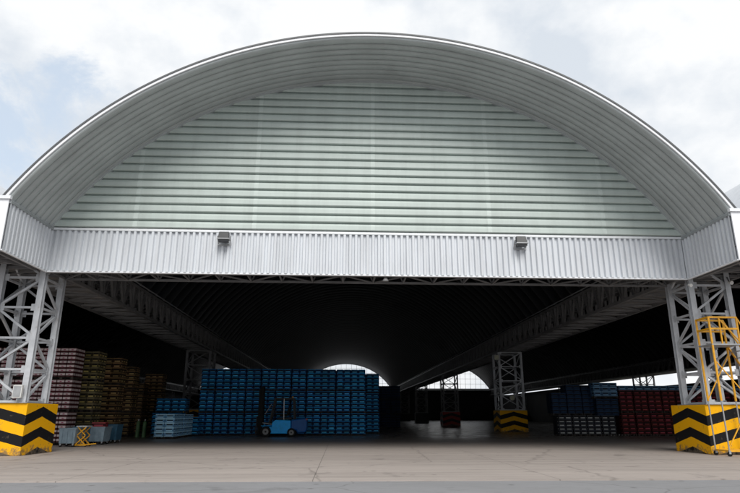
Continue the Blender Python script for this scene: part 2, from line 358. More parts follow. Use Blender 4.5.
def vault(cx, front_detail):
    # overhanging soffit: curved sheet with nine ribs
    n = 110 if front_detail else 56
    A = arc(HW+.16, HT-.02, RISE+.07, n)
    Aout = arc(HW+.16, HT-.02, RISE+.07, n, .13)
    def ribrow(y0, y1, pitch, depth, pts_in, pts_out_fn, m, name, smooth=False):
        rows = []
        y = y0; k = 0
        while y < y1-1e-4:
            for f, d in ((0, 0), (.045, -depth*.62), (.14, -depth*.82), (.32, -depth*.96), (.5, -depth), (.68, -depth*.96), (.86, -depth*.82), (.955, -depth*.62)):
                yy = min(y+f*pitch, y1)
                P = arc(HW+.16, HT-.02, RISE+.07, n, d)
                rows.append([(cx+x, yy, z) for x, z in P])
            y += pitch
        rows.append([(cx+x, y1, z) for x, z in A])
        b = MB(); b.grid(rows); return b.build(name, m, wh)
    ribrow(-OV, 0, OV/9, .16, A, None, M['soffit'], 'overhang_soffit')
    ribrow(.12, YE-.3, 1.6, .12, A, None, M['shaded_vault'], 'vault_ceiling')
    b = MB(); b.grid([[(cx+x, y, z) for x, z in Aout] for y in (-OV, YE)]); b.build('roof_shell', M['shell'], wh)
    # rim: white fascia and dark drip cap along the front edge
    b = MB(); c = MB()
    def hoop(mb, d0, d1, ya, yb):
        P0 = arc(HW+.16, HT-.02, RISE+.07, n, d0); P1 = arc(HW+.16, HT-.02, RISE+.07, n, d1)
        sec = []
        for (x0, z0), (x1, z1) in zip(P0, P1):
            sec.append([(cx+x0, ya, z0), (cx+x1, ya, z1), (cx+x1, yb, z1), (cx+x0, yb, z0), (cx+x0, ya, z0)])
        mb.grid(sec)
    hoop(b, -.035, .055, -OV-.06, -OV-.003); b.build('fascia', M['fascia'], wh)
    hoop(c, .0555, .12, -OV-.09, -OV+.25); c.build('drip_cap', M['capdark'], wh)
    if True:
        b = MB(); hoop(b, -.20, -.11, -.25, -.005); b.build('gable_flashing', M['flashmid'], wh)

def halfw(z):
    P = arc(HW, HT, RISE, 400); P = P[200:]
    zs = [p[1] for p in P][::-1]; xs = [p[0] for p in P][::-1]
    return float(np.interp(z, zs, xs))
def gable(cx, detail):
    rows = []; back = []
    z = HT+.02; pitch = .3655; top = HT+RISE
    prof = ((0, .0), (.07, -.005), (.085, -.16), (.16, -.185), (.6, -.18), (.86, -.13), (.95, -.02))
    while z < top-.02:
        for f, d in prof:
            zz = z+f*pitch
            if zz > top-.01: break
            rows.append((halfw(zz)+.05, d, zz))
        z += pitch
    xs = np.linspace(-1, 1, 13)
    b = MB(); b.grid([[(cx+h*x, d, zz) for x in xs] for h, d, zz in rows])
    b.grid([[(cx-h*1, .10, zz), (cx+h, .10, zz)] for h, d, zz in rows])
    b.build('gable_sheet', M['gable'], wh)
    if detail:
        for x in (-10.07, -5.12, -.10, 4.95, 9.98):
            s = MB(); rr = [(d-.006, zz) for h, d, zz in rows if h > abs(x)+.2]
            s.grid([[(x-.09, d, zz), (x+.09, d, zz)] for d, zz in rr])
            s.build('lap_strip', M['seam'], wh)

def corrug(mb, p0, p1, z0, z1, nrm, pitch=.243, depth=.10):
    p0 = Vector(p0); p1 = Vector(p1); L = (p1-p0).length; d = (p1-p0)/L; n = Vector(nrm)
    pts = []; t = 0
    while t < L-1e-4:
        for f, q in ((0, 0), (.38, 0), (.52, 1), (.86, 1)):
            tt = min(t+f*pitch, L); pts.append(p0 + d*tt + n*depth*(1-q))
        t += pitch
    pts.append(p1+n*depth)
    mb.grid([[(p.x, p.y, z0) for p in pts], [(p.x, p.y, z1) for p in pts]])
    b0, b1 = p0-n*.03, p1-n*.03
    mb.grid([[(b0.x, b0.y, z0), (b1.x, b1.y, z0)], [(b0.x, b0.y, z1), (b1.x, b1.y, z1)]])

def valance(cx):
    b = MB(); corrug(b, (cx-HW, -.03, 0), (cx+HW, -.03, 0), HB+.05, HT-.09, (0, -1, 0)); b.build('valance', M['valance'], wh)
    b = MB()
    b.box(cx-HW, cx+HW, -.10, -.0, HB, HB+.06); b.box(cx-HW, cx+HW, -.13, .02, HT-.09, HT-.0); b.build('valance_trim', M['flash'], wh)
    b = MB(); b.box(cx-HW, cx+HW, -.132, -.10, HT-.115, HT-.092); b.build('drip_line', M['gflash'], wh)

for k in (-1, 0, 1):
    cx = k*PITCHX
    vault(cx, k == 0); gable(cx, k == 0); valance(cx)

# piers between the vaults in front: side valances, white front face, soffit beams
for sgn in (-1, 1):
    for base in (HW, HW+PITCHX):
        x0, x1 = sgn*base, sgn*(base+GW+.2)
        b = MB()
        corrug(b, (x0, -OV, 0), (x0, -.06, 0), HB+.05, HT-.12, (-sgn, 0, 0), pitch=.25)
        b.build('side_valance', M['valance'], wh)
        b = MB(); corrug(b, (x1, -OV, 0), (x1, -.06, 0), HB+.05, HT-.12, (sgn, 0, 0), pitch=.25)
        b.build('side_valance', M['valance'], wh)
        b = MB(); xa, xb = min(x0, x1), max(x0, x1)
        b.box(xa-.05, xb+.05, -OV-.05, -OV-.002, HB, HT+.01)
        b.build('pier_front', M['fascia'], wh)
        b = MB(); b.box(xa-.12, xb+.12, -OV-.12, -OV+.02, HT+.012, HT+.13); b.build('pier_cap', M['flash'], wh)
        for xx, s_ in ((xa, -1), (xb, 1)):
            MB().box(min(xx, xx+s_*.085), max(xx, xx+s_*.085), -OV, -.14, HB-.005, HB+.05).build('side_trim', M['flash'], wh)
            MB().box(min(xx, xx+s_*.12), max(xx, xx+s_*.12), -OV, -.135, HT-.12, HT-.015).build('eaves_flashing', M['gflash'], wh)
        b = MB()
        b.box(xa+.02, xb-.02, -OV+.01, -.05, HB+.55, HB+.60)
        for i in range(4): y = -OV+.35+i*.8; b.box(xa+.03, xb-.03, y, y+.14, HB+.22, HB+.5)
        for x in (xa+.35, xb-.45): b.box(x, x+.12, -OV+.02, -.1, HB+.05, HB+.2)
        b.bar((xa+.1, -OV+.3, HB+.12), (xb-.1, -.3, HB+.12), .09); b.bar((xb-.1, -OV+.3, HB+.12), (xa+.1, -.3, HB+.12), .09)
        b.build('pier_soffit', M['steel2'], wh)

# box trusses running down the hall
def box_truss(x0, x1, y0, y1, zb, zt, step, name='gutter_truss'):
    b = MB()
    xi, xo = (x0+.09, x1-.09)
    for x in (xi, xo):
        for z in (zb+.08, zt-.08): b.box(x-.085, x+.085, y0, y1, z-.08, z+.08)
        n = int((y1-y0)/step)
        for i in range(n):
            ya = y0+i*step
            b.bar((x, ya+.1, zb+.16), (x, ya+.1, zt-.16), .16, .10)
            b.bar((x, ya+.2, zb+.16), (x, ya+step*.55, zt-.16), .13, .07)
            b.bar((x, ya+step*.6, zt-.16), (x, ya+step, zb+.16), .13, .07)
    n = int((y1-y0)/step)
    for i in range(n):
        ya = y0+i*step
        b.box(xi+.09, xo-.09, ya, ya+.12, zb+.02, zb+.12)
        a, c_ = (xi, xo) if i % 2 else (xo, xi)
        b.bar((a, ya+.1, zb+.06), (c_, ya+step, zb+.06), .09, .07)
        b.bar((xi+.1, ya+.1, zt-.1), (xo-.1, ya+.1, zt-.1), .08)
    b.build(name, M['steel2'], wh)
    b = MB(); pts = []
    y = y0
    while y < y1:
        for f, d in ((0, 0), (.3, 0), (.4, .05), (.9, .05)): pts.append((min(y+f*.65, y1), d))
        y += .65
    b.grid([[(x, yy, zb+.16+d) for yy, d in pts] for x in (xi+.1, xo-.1)])
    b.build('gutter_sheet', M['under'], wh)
for sgn in (-1, 1):
    for base in (HW, HW+PITCHX):
        a, c_ = sgn*base, sgn*(base+GW)
        box_truss(min(a, c_), max(a, c_), .15, YE, HC, HT-.1, 1.45)

# transverse truss behind each valance, and one at every other column line
def cross_truss(cx, y0, y1, zb, zt, m):
    b = MB(); xa, xb = cx-HW+.1, cx+HW-.1
    n = 20; st = (xb-xa)/n
    for y in (y0, y1):
        for z in (zb+.05, zt-.06): b.box(xa, xb, y-.045, y+.045, z-.045, z+.045)
        for i in range(n):
            x = xa+i*st
            b.bar((x, y, zb+.06), (x+st/2, y, zt-.1), .06); b.bar((x+st/2, y, zt-.1), (x+st, y, zb+.06), .06)
    for i in range(n):
        x = xa+i*st; p, q = (y0, y1) if i % 2 else (y1, y0)
        b.bar((x, p, zb+.05), (x+st, q, zb+.05), .06, .05)
        b.bar((x, y0, zb+.05), (x, y1, zb+.05), .06, .05)
    b.build('cross_truss', m, wh)
for k in (-1, 0, 1): cross_truss(k*PITCHX, .2, 1.55, HB+.02, HT-.15, M['steel2'])

# lattice columns
def column(x0, x1, y0, y1, z0, z1, leg, brace, m, step):
    root = empty('lattice_column', ((x0+x1)/2, (y0+y1)/2, z0)); root.parent = wh
    cx, cy = (x0+x1)/2, (y0+y1)/2; hx, hy = (x1-x0)/2-leg/2, (y1-y0)/2-leg/2; H = z1-z0
    for sx in (-1, 1):
        for sy in (-1, 1):
            b = MB(); X, Y = sx*hx, sy*hy; t = leg*.12
            b.box(X-leg/2, X+leg/2, Y-leg/2, Y-leg/2+t, .02, H); b.box(X-leg/2, X+leg/2, Y+leg/2-t, Y+leg/2, .02, H)
            b.box(X-t/2, X+t/2, Y-leg/2+t, Y+leg/2-t, .02, H)
            b.build('leg', m, root)
    b = MB(); n = max(2, round(H/step)); st = (H-.1)/n
    for i in range(n+1):
        z = .06+i*st if i < n else H-.06
        for s_ in (-1, 1):
            b.bar((-hx+leg*.5, s_*hy, z), (hx-leg*.5, s_*hy, z), brace); b.bar((s_*hx, -hy+leg*.5, z), (s_*hx, hy-leg*.5, z), brace)
        if i < n:
            for s_ in (-1, 1):
                e = 1 if (i+(s_ > 0)) % 2 else -1
                b.bar((-e*(hx-.06), s_*hy, z+.07), (e*(hx-.06), s_*hy, z+st-.07), brace)
                b.bar((s_*hx, -e*(hy-.06), z+.07), (s_*hx, e*(hy-.06), z+st-.07), brace)
    gs = leg*.75
    for i in range(n+1):
        z = .06+i*st if i < n else H-.06
        for sx in (-1, 1):
            for sy in (-1, 1):
                za, zb = max(.03, z-.14), min(H, z+.14)
                x0_, x1_ = sorted((sx*(hx-leg*.3), sx*(hx-leg*.5-gs))); b.box(x0_, x1_, sy*(hy+brace/2+.002)-.006, sy*(hy+brace/2+.002)+.006, za, zb)
                y0_, y1_ = sorted((sy*(hy-leg*.52), sy*(hy-leg*.5-gs))); b.box(sx*(hx+brace/2+.002)-.006, sx*(hx+brace/2+.002)+.006, y0_, y1_, za, zb)
    b.build('bracing', m, root)
    b = MB(); b.box(-hx-leg, hx+leg, -hy-leg, hy+leg, -.0, .025); b.build('base_plate', M['plate'], root)
    return root
def guard(xc, yc, w, h, m, label):
    b = MB(); b.box(-w/2, w/2, -w/2, w/2, 0, h)
    tag(b.build('striped_guard_block', m, loc=(xc, yc, 0), bevel=.02), label, 'guard block', 'striped guard blocks round the column feet')
names = {(-1,0): 'yellow and black chevron block round the lattice column at the left of the entrance',
         (1,0): 'yellow and black chevron block behind the rolling yellow ladder at right of entrance',
         (-1,1): 'dim yellow and black block of the inner column left, behind the pale crates',
         (1,1): 'smaller yellow and black chevron block under the inner column right of the hall centre',
         (-1,2): 'dark red and black block deep in the hall behind the long blue crate wall',
         (1,2): 'dark red and black chevron block deep in the hall, left of inner yellow one'}
for sgn in (-1, 1):
    for k in range(5):
        for base in (HW, HW+PITCHX):
            if base > HW and k == 0: pass
            w = 1.86 if k == 0 else 2.3
            a, c_ = sgn*(base+.02), sgn*(base+.02+w)
            y = .06 + k*BAY; inner = base == HW
            column(min(a, c_), max(a, c_), y, y+w, 1.924, (HC+.03 if k else HC+.9) if inner or k else HC, .23 if k == 0 else .19, .085 if k == 0 else .075, M['steel'] if k == 0 or (k == 1 and sgn == 1) else M['steel2'], 1.35)  # inner columns take the shade-darkened steel; the nearest right one stays bright
            ac, cc = sgn*(base-.10), sgn*(base+2.45)
            if inner and (sgn, k) in names:
                guard((ac+cc)/2, .02+1.275+k*BAY-.0, 2.55, 1.924, M['chevron'] if k < 2 else M['chevron_red'], names[(sgn, k)])
            else:
                b = MB(); b.box(min(ac, cc), max(ac, cc), k*BAY, k*BAY+2.55, 0, 1.922); b.build('column_plinth', M['wall'], wh)

# far end walls with glazed tympana, and the closed left side
def tympanum(cx):
    b = MB(); n = 40; P = arc(HW+.1, HT, RISE, n)
    fr = MB()
    for (x0, z0), (x1, z1) in zip(P[:-1], P[1:]): fr.bar((cx+x0, YE-.1, z0), (cx+x1, YE-.1, z1), .3, .3)
    fr.box(cx-HW, cx+HW, YE-.25, YE+.05, HT-.2, HT+.15)
    for i in range(-8, 9):
        x = i*1.55; z1 = HT+RISE
        zt = float(np.interp(x, [p[0] for p in P], [p[1] for p in P]))
        if zt > HT+.3: fr.box(cx+x-.03, cx+x+.03, YE-.13, YE-.03, HT+.1, zt)
    for j in range(1, 5):
        z = HT+j*1.5; w = halfw(z); fr.box(cx-w, cx+w, YE-.16, YE-.131, z-.03, z+.03)
    fr.build('window_frame', M['steel2'], wh)
    g_ = MB(); zs = np.linspace(HT, HT+RISE-.05, 20)
    g_.grid([[(cx-halfw(z), YE, z), (cx+halfw(z), YE, z)] for z in zs])
    g_.build('window_pane', M['pane'], wh)
pm = bpy.data.materials.new('translucent_pane'); pm.use_nodes = True; t = pm.node_tree; t.nodes.clear()
o_ = nn(t, 'ShaderNodeOutputMaterial'); mxs = nn(t, 'ShaderNodeMixShader'); tr = nn(t, 'ShaderNodeBsdfTransparent'); tl = nn(t, 'ShaderNodeBsdfTranslucent')
tl.inputs[0].default_value = (.9, .92, .92, 1); tr.inputs[0].default_value = (.98, .98, .98, 1)
nzp = nn(t, 'ShaderNodeTexNoise'); nzp.inputs['Scale'].default_value = .6; mrp = nn(t, 'ShaderNodeMapRange'); mrp.inputs[3].default_value = .05; mrp.inputs[4].default_value = .2
t.links.new(nzp.outputs[0], mrp.inputs[0]); t.links.new(mrp.outputs[0], mxs.inputs[0]); t.links.new(tr.outputs[0], mxs.inputs[1]); t.links.new(tl.outputs[0], mxs.inputs[2]); t.links.new(mxs.outputs[0], o_.inputs[0])
M['pane'] = pm
for k in (-1, 0, 1): tympanum(k*PITCHX)
xl = HW+PITCHX+GW
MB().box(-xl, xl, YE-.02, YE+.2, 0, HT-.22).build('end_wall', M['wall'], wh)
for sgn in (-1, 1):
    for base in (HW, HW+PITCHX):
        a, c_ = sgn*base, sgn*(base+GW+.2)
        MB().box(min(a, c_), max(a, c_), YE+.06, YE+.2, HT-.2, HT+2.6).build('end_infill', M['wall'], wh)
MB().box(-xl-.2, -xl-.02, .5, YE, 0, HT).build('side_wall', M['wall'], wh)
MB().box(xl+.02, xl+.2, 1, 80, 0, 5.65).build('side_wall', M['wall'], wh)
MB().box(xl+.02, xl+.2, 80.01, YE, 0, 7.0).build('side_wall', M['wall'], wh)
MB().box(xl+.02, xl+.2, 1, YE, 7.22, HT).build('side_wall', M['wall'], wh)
# valley gutters between vaults keep the sky out
for sgn in (-1, 1):
    for base in (HW, HW+PITCHX):
        a, c_ = sgn*(base-.1), sgn*(base+GW+.3)
        MB().box(min(a, c_), max(a, c_), -OV+.02, YE, HT-.005, HT+.012).build('valley_gutter', M['shell'], wh)

# ------------------------------------------------------------------ floodlights on the valance
def floodlight(name, loc, label, w=.46, h=.34, d=.26, group=None):
    r = empty(name, loc, label, 'floodlight', group)
    b = MB()
    b.prism([(-.5, 0)]*0 or [(-w/2, -h/2), (w/2, -h/2), (w/2*.86, h/2), (-w/2*.86, h/2)], -d, -.06)
    for v in range(len(b.v)):
        x, y, z = b.v[v]; b.v[v] = (x, y - (z < 0)*.10, z)
    b.build('housing', M['lampbody'], r, bevel=.015)
    MB().box(-w*.46, w*.46, -d-.09, -.12, -h/2-.10, -h/2-.01).build('lens', M['glass_dark'], r)
    b = MB(); b.box(-w/2-.02, w/2+.02, -d-.14, -.10, -h/2-.012, -h/2+.03)
    b.bar((-w/2-.03, -.2, 0), (-w/2-.03, .08, -h/2-.14), .03); b.bar((w/2+.03, -.2, 0), (w/2+.03, .08, -h/2-.14), .03); b.box(-w/2-.04, w/2+.04, .0, .08, -h/2-.18, -h/2-.12)
    b.build('bracket', M['plate'], r)
    return r
floodlight('floodlight', (-6.30, -.18, 8.64), 'grey floodlight on the top edge of white valance, left one of the pair', group='floodlights on the white valance')
floodlight('floodlight', (6.20, -.18, 8.64), 'grey floodlight on the top edge of white valance, right one of the pair', group='floodlights on the white valance')
# small square lamp under the right-hand truss, round plate on the inner column
r = empty('box_floodlight', (13.22, 31.4, 6.72), 'small square pale floodlight under the truss beside the inner column right', 'floodlight')
MB().box(-.24, .24, -.1, .12, -.24, .24).build('housing', M['plate'], r, bevel=.02)
MB().box(-.2, .2, -.115, -.102, -.2, .2).build('lens', M['pale'], r)
MB().bar((0, .05, .24), (.1, .05, .6), .05).build('bracket', M['steel2'], r)
r = empty('round_lamp', (14.55, 31.6, 3.05), 'round pale lamp fixed to the lattice of the inner column right', 'lamp')
MB().tube((0, 0, 0), (0, .1, 0), .26, n=24).build('rim', M['steel2'], r)
MB().tube((0, -.03, 0), (0, -.001, 0), .21, .23, n=24).build('lens', M['pale'], r)
MB().box(-.05, .05, .1, .3, -.4, .3).build('bracket', M['steel2'], r)
r = empty('work_lamp', (13.38, -.10, 6.84), 'small white work lamp under the valance corner on right entrance column', 'lamp')
MB().tube((0, -.22, -.06), (0, -.05, 0), .07, .05, n=16).build('housing', M['white'], r); MB().bar((0, -.06, 0), (.05, .1, .25), .05).build('bracket', M['steel2'], r)
r = empty('work_lamp', (15.2, -.06, 6.98), 'white work lamp under the pier at the far right edge of the entrance', 'lamp')
MB().tube((0, -.22, -.06), (0, -.05, 0), .08, .05, n=16).build('housing', M['white'], r); MB().bar((0, -.06, 0), (.05, .1, .25), .05).build('bracket', M['steel2'], r)
r = empty('work_lamp', (.45, .1, 7.0), 'tiny lamp hanging from the truss under the middle of the valance', 'lamp')
MB().tube((0, 0, -.1), (0, .0, .06), .14, .06, n=16).build('housing', M['steel2'], r); MB().bar((-.25, 0, .1), (.25, 0, .1), .05).build('bracket', M['steel2'], r)

# electric box on the left column foot
r = empty('electric_box', (-13.75, -.06, 2.35), 'small white electric box on the foot of the left entrance column', 'electric box')
MB().box(-.17, .17, -.14, 0, -.24, .24).build('box_body', M['white'], r, bevel=.01); MB().box(-.14, .14, -.15, -.141, -.2, .2).build('box_door', M['plate'], r)
MB().tube((0, -.07, -.24), (0, -.07, -.42), .02).build('conduit', M['plate'], r)

# ------------------------------------------------------------------ rolling ladder
r = empty('rolling_ladder', (13.42, -1.05, 0), 'tall yellow rolling platform ladder with guard rails in front of the right chevron block', 'ladder')
PX, PY, PZ = 1.15, .85, 4.25
def posts():
    for (x, y) in ((0,0), (0,PY), (PX,0), (PX,PY)):
        yield x, y
for i, (x, y) in enumerate(posts()):
    MB().tube((x, y, 2.05), (x, y, PZ+1.08), .042).build('post', M['yellowpaint'], r)
    MB().tube((x, y, .16), (x, y, 2.1), .028).build('lower_post', M['silver'] if x == 0 or y else M['yellowpaint'], r)
b = MB()
for z in (PZ+1.06, PZ+.60):
    b.bar((0,0,z), (PX,0,z), .07); b.bar((0,0,z), (0,PY,z), .07); b.bar((0,PY,z), (PX,PY,z), .07)
b.bar((.42, 0, PZ), (.42, 0, PZ+1.05), .05); b.bar((.42, 0, PZ+1.0), (PX, 0, PZ+.1), .04)
b.build('guard_rail', M['yellowpaint'], r)
MB().box(-.04, PX+.04, -.04, PY+.04, PZ-.05, PZ).build('platform', M['plate'], r)
b = MB(); b.bar((0,0,.2), (3.3,0,.2), .06); b.bar((0,PY,.2), (3.3,PY,.2), .06); b.bar((0,0,.2), (0,PY,.2), .06); b.bar((3.3,0,.2), (3.3,PY,.2), .06)
b.bar((PX,0,2.1), (0,0,3.6), .035); b.bar((0,0,.3), (PX,0,2.0), .035); b.bar((0,PY,2.1), (PX,PY,3.9), .035)
b.build('base_frame', M['yellowpaint'], r)
b = MB()
for y in (.03, PY-.03): b.bar((PX, y, PZ), (3.3, y, .25), .09, .04)
b.build('stringer', M['yellowpaint'], r)
b = MB()
for i in range(15):
    f = (i+1)/16; x = PX+(3.3-PX)*f; z = PZ+(.25-PZ)*f; b.box(x-.09, x+.09, .06, PY-.06, z-.012, z+.012)
b.build('tread', M['plate'], r)
b = MB()
for y in (0, PY):
    b.bar((PX, y, PZ+1.06), (3.3, y, 1.25), .045)
    for f in (.33, .66, .98): x = PX+(3.3-PX)*f; b.bar((x, y, PZ+(.25-PZ)*f), (x, y, PZ+1.06+(1.25-PZ-1.06)*f), .035)
b.build('handrail', M['yellowpaint'], r)
for x in (0, PX, 3.3):
    for y in (0, PY):
        c_ = empty('caster', (x, y, .09)); c_.parent = r
        MB().tube((0, -.025, 0), (0, .025, 0), .09, n=16).build('tyre', M['black'], c_)
        MB().box(-.04, .04, -.04, .04, .0, .12).build('fork_yoke', M['plate'], c_)

# ------------------------------------------------------------------ crates and pallets
def crate_mesh(name, w, d, h, mats, label_patch=True, slots=True):
    b = MB(); hw, hd = w/2, d/2; i = .012
    b.box(-hw+i, hw-i, -hd+i, hd-i, .01, h-.02, 0)
    b.box(-hw, hw, -hd, hd, h-.055, h, 1)                       # rim
    b.box(-hw, hw, -hd, hd, 0, .04, 1)
    for sx in (-1, 1):
        for sy in (-1, 1):
            x, y = sx*(hw-.02), sy*(hd-.02); b.box(x-.02, x+.02, y-.02, y+.02, .04, h-.055, 0)
    mi = 2 if len(mats) > 2 else 1
    if label_patch:
        for s_ in (-1, 1):
            y = s_*(hd-i+.004); b.box(-hw*.66, hw*.66, min(y, y-s_*.02), max(y, y-s_*.02), h*.24, h*.46, mi)
            x = s_*(hw-i+.004); b.box(min(x, x-s_*.02), max(x, x-s_*.02), -hd*.62, hd*.62, h*.28, h*.52, mi)
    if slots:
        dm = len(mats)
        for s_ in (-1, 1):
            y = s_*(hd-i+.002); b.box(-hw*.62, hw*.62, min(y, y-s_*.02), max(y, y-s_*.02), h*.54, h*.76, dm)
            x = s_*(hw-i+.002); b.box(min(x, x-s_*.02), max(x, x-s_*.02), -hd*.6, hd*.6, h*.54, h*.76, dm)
    me = b; me.mats = list(mats)+[M['black']]; return b
def mesh_of(b, name):
    o = b.build(name, b.mats); me = o.data; bpy.data.objects.remove(o); return me
ORD = ['', 'first', 'second', 'third', 'fourth', 'fifth', 'sixth', 'seventh', 'eighth', 'ninth', 'tenth', 'eleventh', 'twelfth', 'thirteenth', 'fourteenth', 'fifteenth', 'sixteenth', 'seventeenth', 'eighteenth', 'nineteenth', 'twentieth', 'twenty-first', 'twenty-second', 'twenty-third', 'twenty-fourth', 'twenty-fifth', 'twenty-sixth', 'twenty-seventh', 'twenty-eighth', 'twenty-ninth', 'thirtieth']
def pallet_mb(w, d, h=.14):
    b = MB(); n = 6
    for i in range(n): x = -w/2+.06+(w-.12)*i/(n-1); b.box(x-.06, x+.06, -d/2, d/2, h-.022, h)
    for y in (-d/2+.05, 0, d/2-.05):
        b.box(-w/2, w/2, y-.05, y+.05, h-.042, h-.022)
        for x in (-w/2+.06, 0, w/2-.06): b.box(x-.06, x+.06, y-.045, y+.045, .022, h-.042)
        b.box(-w/2, w/2, y-.05, y+.05, 0, .022)
    return b
stuff = {}                                                      # merged remainder per kind
def put(kind, mb, x, y, z):
    s_ = stuff.setdefault(kind, MB()); s_.mats = mb.mats
    n = len(s_.v); s_.v += [(a+x, b_+y, c_+z) for a, b_, c_ in mb.v]; s_.f += [tuple(i+n for i in f) for f in mb.f]; s_.m += mb.m
def inner_box(kind, mb, x0, x1, y0, y1, z0, z1):
    s_ = stuff.setdefault(kind, MB()); s_.mats = mb.mats; s_.box(x0, x1, y0, y1, z0, z1, 0)

def stack(kind, mb, cw, cd, ch, x0, y0, npx, npy, tiers, nw, nd, rows, where, cname, what, group, side=True, individual=True, pallets=True, skipcol=None, toprows=None, z0=0, jitter=.012):
    """a block of loaded pallets; x0 = left edge, y0 = front edge; crates on the front face and the +X side are things"""
    me = mesh_of(mb, cname) if individual else None
    gx, gy = .022, .014
    pw, pd = nw*(cw+gx)+.05, nd*(cd+gy)+.05
    tier_h = .14+rows*ch
    ph = .14 if pallets else .004
    pm_ = pallet_mb(pw-.04, pd-.03)
    pme = None
    for ip in range(npx):
        jx = random.uniform(-.015, .015)
        for jp in range(npy):
            for tt in range(tiers):
                jx2 = jx+random.uniform(-.02, .02); jy = random.uniform(-.03, .03)
                px = x0+pw*(ip+.5)+jx2; py = y0+pd*(jp+.5)+jy; pz = z0+tt*tier_h
                seen = jp == 0 or (side and ip == npx-1)
                if seen and pallets:
                    o = None
                    if pme is None: pb = pm_.build('pallet', M['wood']); pme = pb.data; o = pb
                    else: o = bpy.data.objects.new('pallet', pme); C.objects.link(o)
                    o.location = (px, py, pz)
                    tn = ['bottom', 'middle', 'top'][tt] if tiers == 3 else (['lower', 'upper'][tt] if tiers == 2 else 'only')
                    if side and jp > 0: pos = '%s back from front' % ORD[jp+1]
                    else: pos = ('%s from left' % ORD[ip+1]) if npx > 1 else 'front one'
                    tag(o, 'wooden pallet, %s tier under the %s, %s' % (tn, where, pos), 'pallet', 'wooden pallets under the crates')
                nr = rows if not (toprows and tt == tiers-1) else toprows
                for c_ in range(nw):
                    for dd in range(nd):
                        vis = (jp == 0 and dd == 0) or (side and ip == npx-1 and c_ == nw-1)
                        if not vis: continue
                        for rr in range(nr):
                            X = px-pw/2+.025+(cw+gx)*(c_+.5); Y = py-pd/2+.025+(cd+gy)*(dd+.5); Z = pz+ph+rr*ch
                            X += random.uniform(-jitter, jitter)*.6; Y += random.uniform(-jitter, jitter)
                            if individual and not (skipcol is not None and ip >= skipcol):
                                o = bpy.data.objects.new(cname, me); C.objects.link(o); o.location = (X, Y, Z); o.rotation_euler.z = random.gauss(0, .018)
                                rt = (tiers-1-tt)*rows+(nr-rr)
                                if jp == 0 and dd == 0: lab = '%s, %s column from left, %s row from top' % (what, ORD[ip*nw+c_+1], ORD[rt])
                                else: lab = '%s, %s along right side, %s row down' % (what, ORD[jp*nd+dd+1], ORD[rt])
                                tag(o, lab, 'crate' if 'carton' not in cname else 'carton', group)
                            else: put(kind, mb, X, Y, Z)
                # the crates behind the visible ones, filled solid past gaps to stop light leaks
                ya = py-pd/2+.03+(cd+gy if jp == 0 else 0); xb = px+pw/2-.03-((cw+gx) if side and ip == npx-1 else 0)
                if ya < py+pd/2-.05 and xb > px-pw/2+.05:
                    inner_box(kind, mb, px-pw/2+.006, xb+(.022 if not(side and ip == npx-1) else 0), ya+.006, py+pd/2-.03, pz+(ph+.002 if jp == 0 else .01), pz+ph+nr*ch-.01)

M['bluedash'] = mat('blue_crate_label', (.08, .52, .85), .6, spec=.15, rnd=.45)
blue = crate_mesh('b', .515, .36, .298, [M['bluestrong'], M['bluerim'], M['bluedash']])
navy = crate_mesh('n', .545, .36, .298, [M['navyb'], M['navyr']])
pale = crate_mesh('p', .60, .38, .278, [M['whiteb'], M['whiter']])
redc = crate_mesh('r', .50, .36, .306, [M['redb'], M['redr'], M['redl']])
lblue = crate_mesh('l', .60, .40, .33, [M['lblueb'], M['lbluer']])
olive = crate_mesh('o', .40, .36, .298, [M['oliveb'], M['oliver'], M['olivel']])
brown = crate_mesh('w', .50, .36, .298, [M['brownb'], M['brownr'], M['brownl']])
empt = crate_mesh('e', .50, .36, .27, [M['emptyb'], M['emptyr'], M['emptyl']])
def carton_mb(w, d, h):
    b = MB(); hw, hd = w/2, d/2
    b.box(-hw, hw, -hd, hd, 0, h-.008, 0)
    for s_ in (-1, 1):
        y = s_*(hd+.003); ya, yb = min(y, y-s_*.02), max(y, y-s_*.02)
        b.box(-hw*.93, hw*.93, ya, yb, h*.30, h*.80, 1); b.box(-hw*.3, hw*.25, min(y+s_*.003, y), max(y+s_*.003, y), h*.38, h*.62, 2)
        x = s_*(hw+.003); xa, xb = min(x, x-s_*.02), max(x, x-s_*.02)
        b.box(xa, xb, -hd*.93, hd*.93, h*.30, h*.80, 1)
    b.mats = [M['pinkb'], M['pinkr'], M['pinkl']]; return b
carton = carton_mb(.39, .26, .214)

# the long blue wall in the middle of the hall
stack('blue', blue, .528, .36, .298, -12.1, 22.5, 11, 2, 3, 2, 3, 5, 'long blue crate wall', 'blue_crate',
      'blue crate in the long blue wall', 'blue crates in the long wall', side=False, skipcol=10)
stack('blue', blue, .528, .36, .298, -1.55, 27.2, 3, 1, 3, 2, 3, 5, 'second blue wall', 'blue_crate', '', '', side=False, individual=False)
stack('navy', navy, .545, .36, .298, 1.1, 49, 4, 2, 3, 2, 3, 5, 'dark blue crates far behind the wall', 'navy_crate', 'navy crate in the far stack', 'navy crates in the far stack', side=False)
# pale crates at the left, and the blue ones round them
stack('pale', pale, .60, .38, .278, -13.35, 16.1, 1, 4, 1, 2, 3, 5, 'pale blue crates', 'pale_crate', 'pale blue crate in the low stack', 'pale crates in the low stack')
stack('blue', blue, .528, .36, .298, -15.55, 22.4, 2, 1, 1, 2, 3, 5, 'blue crates behind pale stack', 'blue_crate', '', '', individual=False)
stack('blue', blue, .528, .36, .298, -15.45, 23.0, 2, 1, 1, 2, 3, 3, 'raised blue crates', 'blue_crate', '', '', individual=False, z0=1.64)
stack('blue', blue, .528, .36, .298, -12.9, 21.5, 1, 1, 1, 2, 3, 4, 'short blue stack', 'blue_crate', '', '', individual=False)
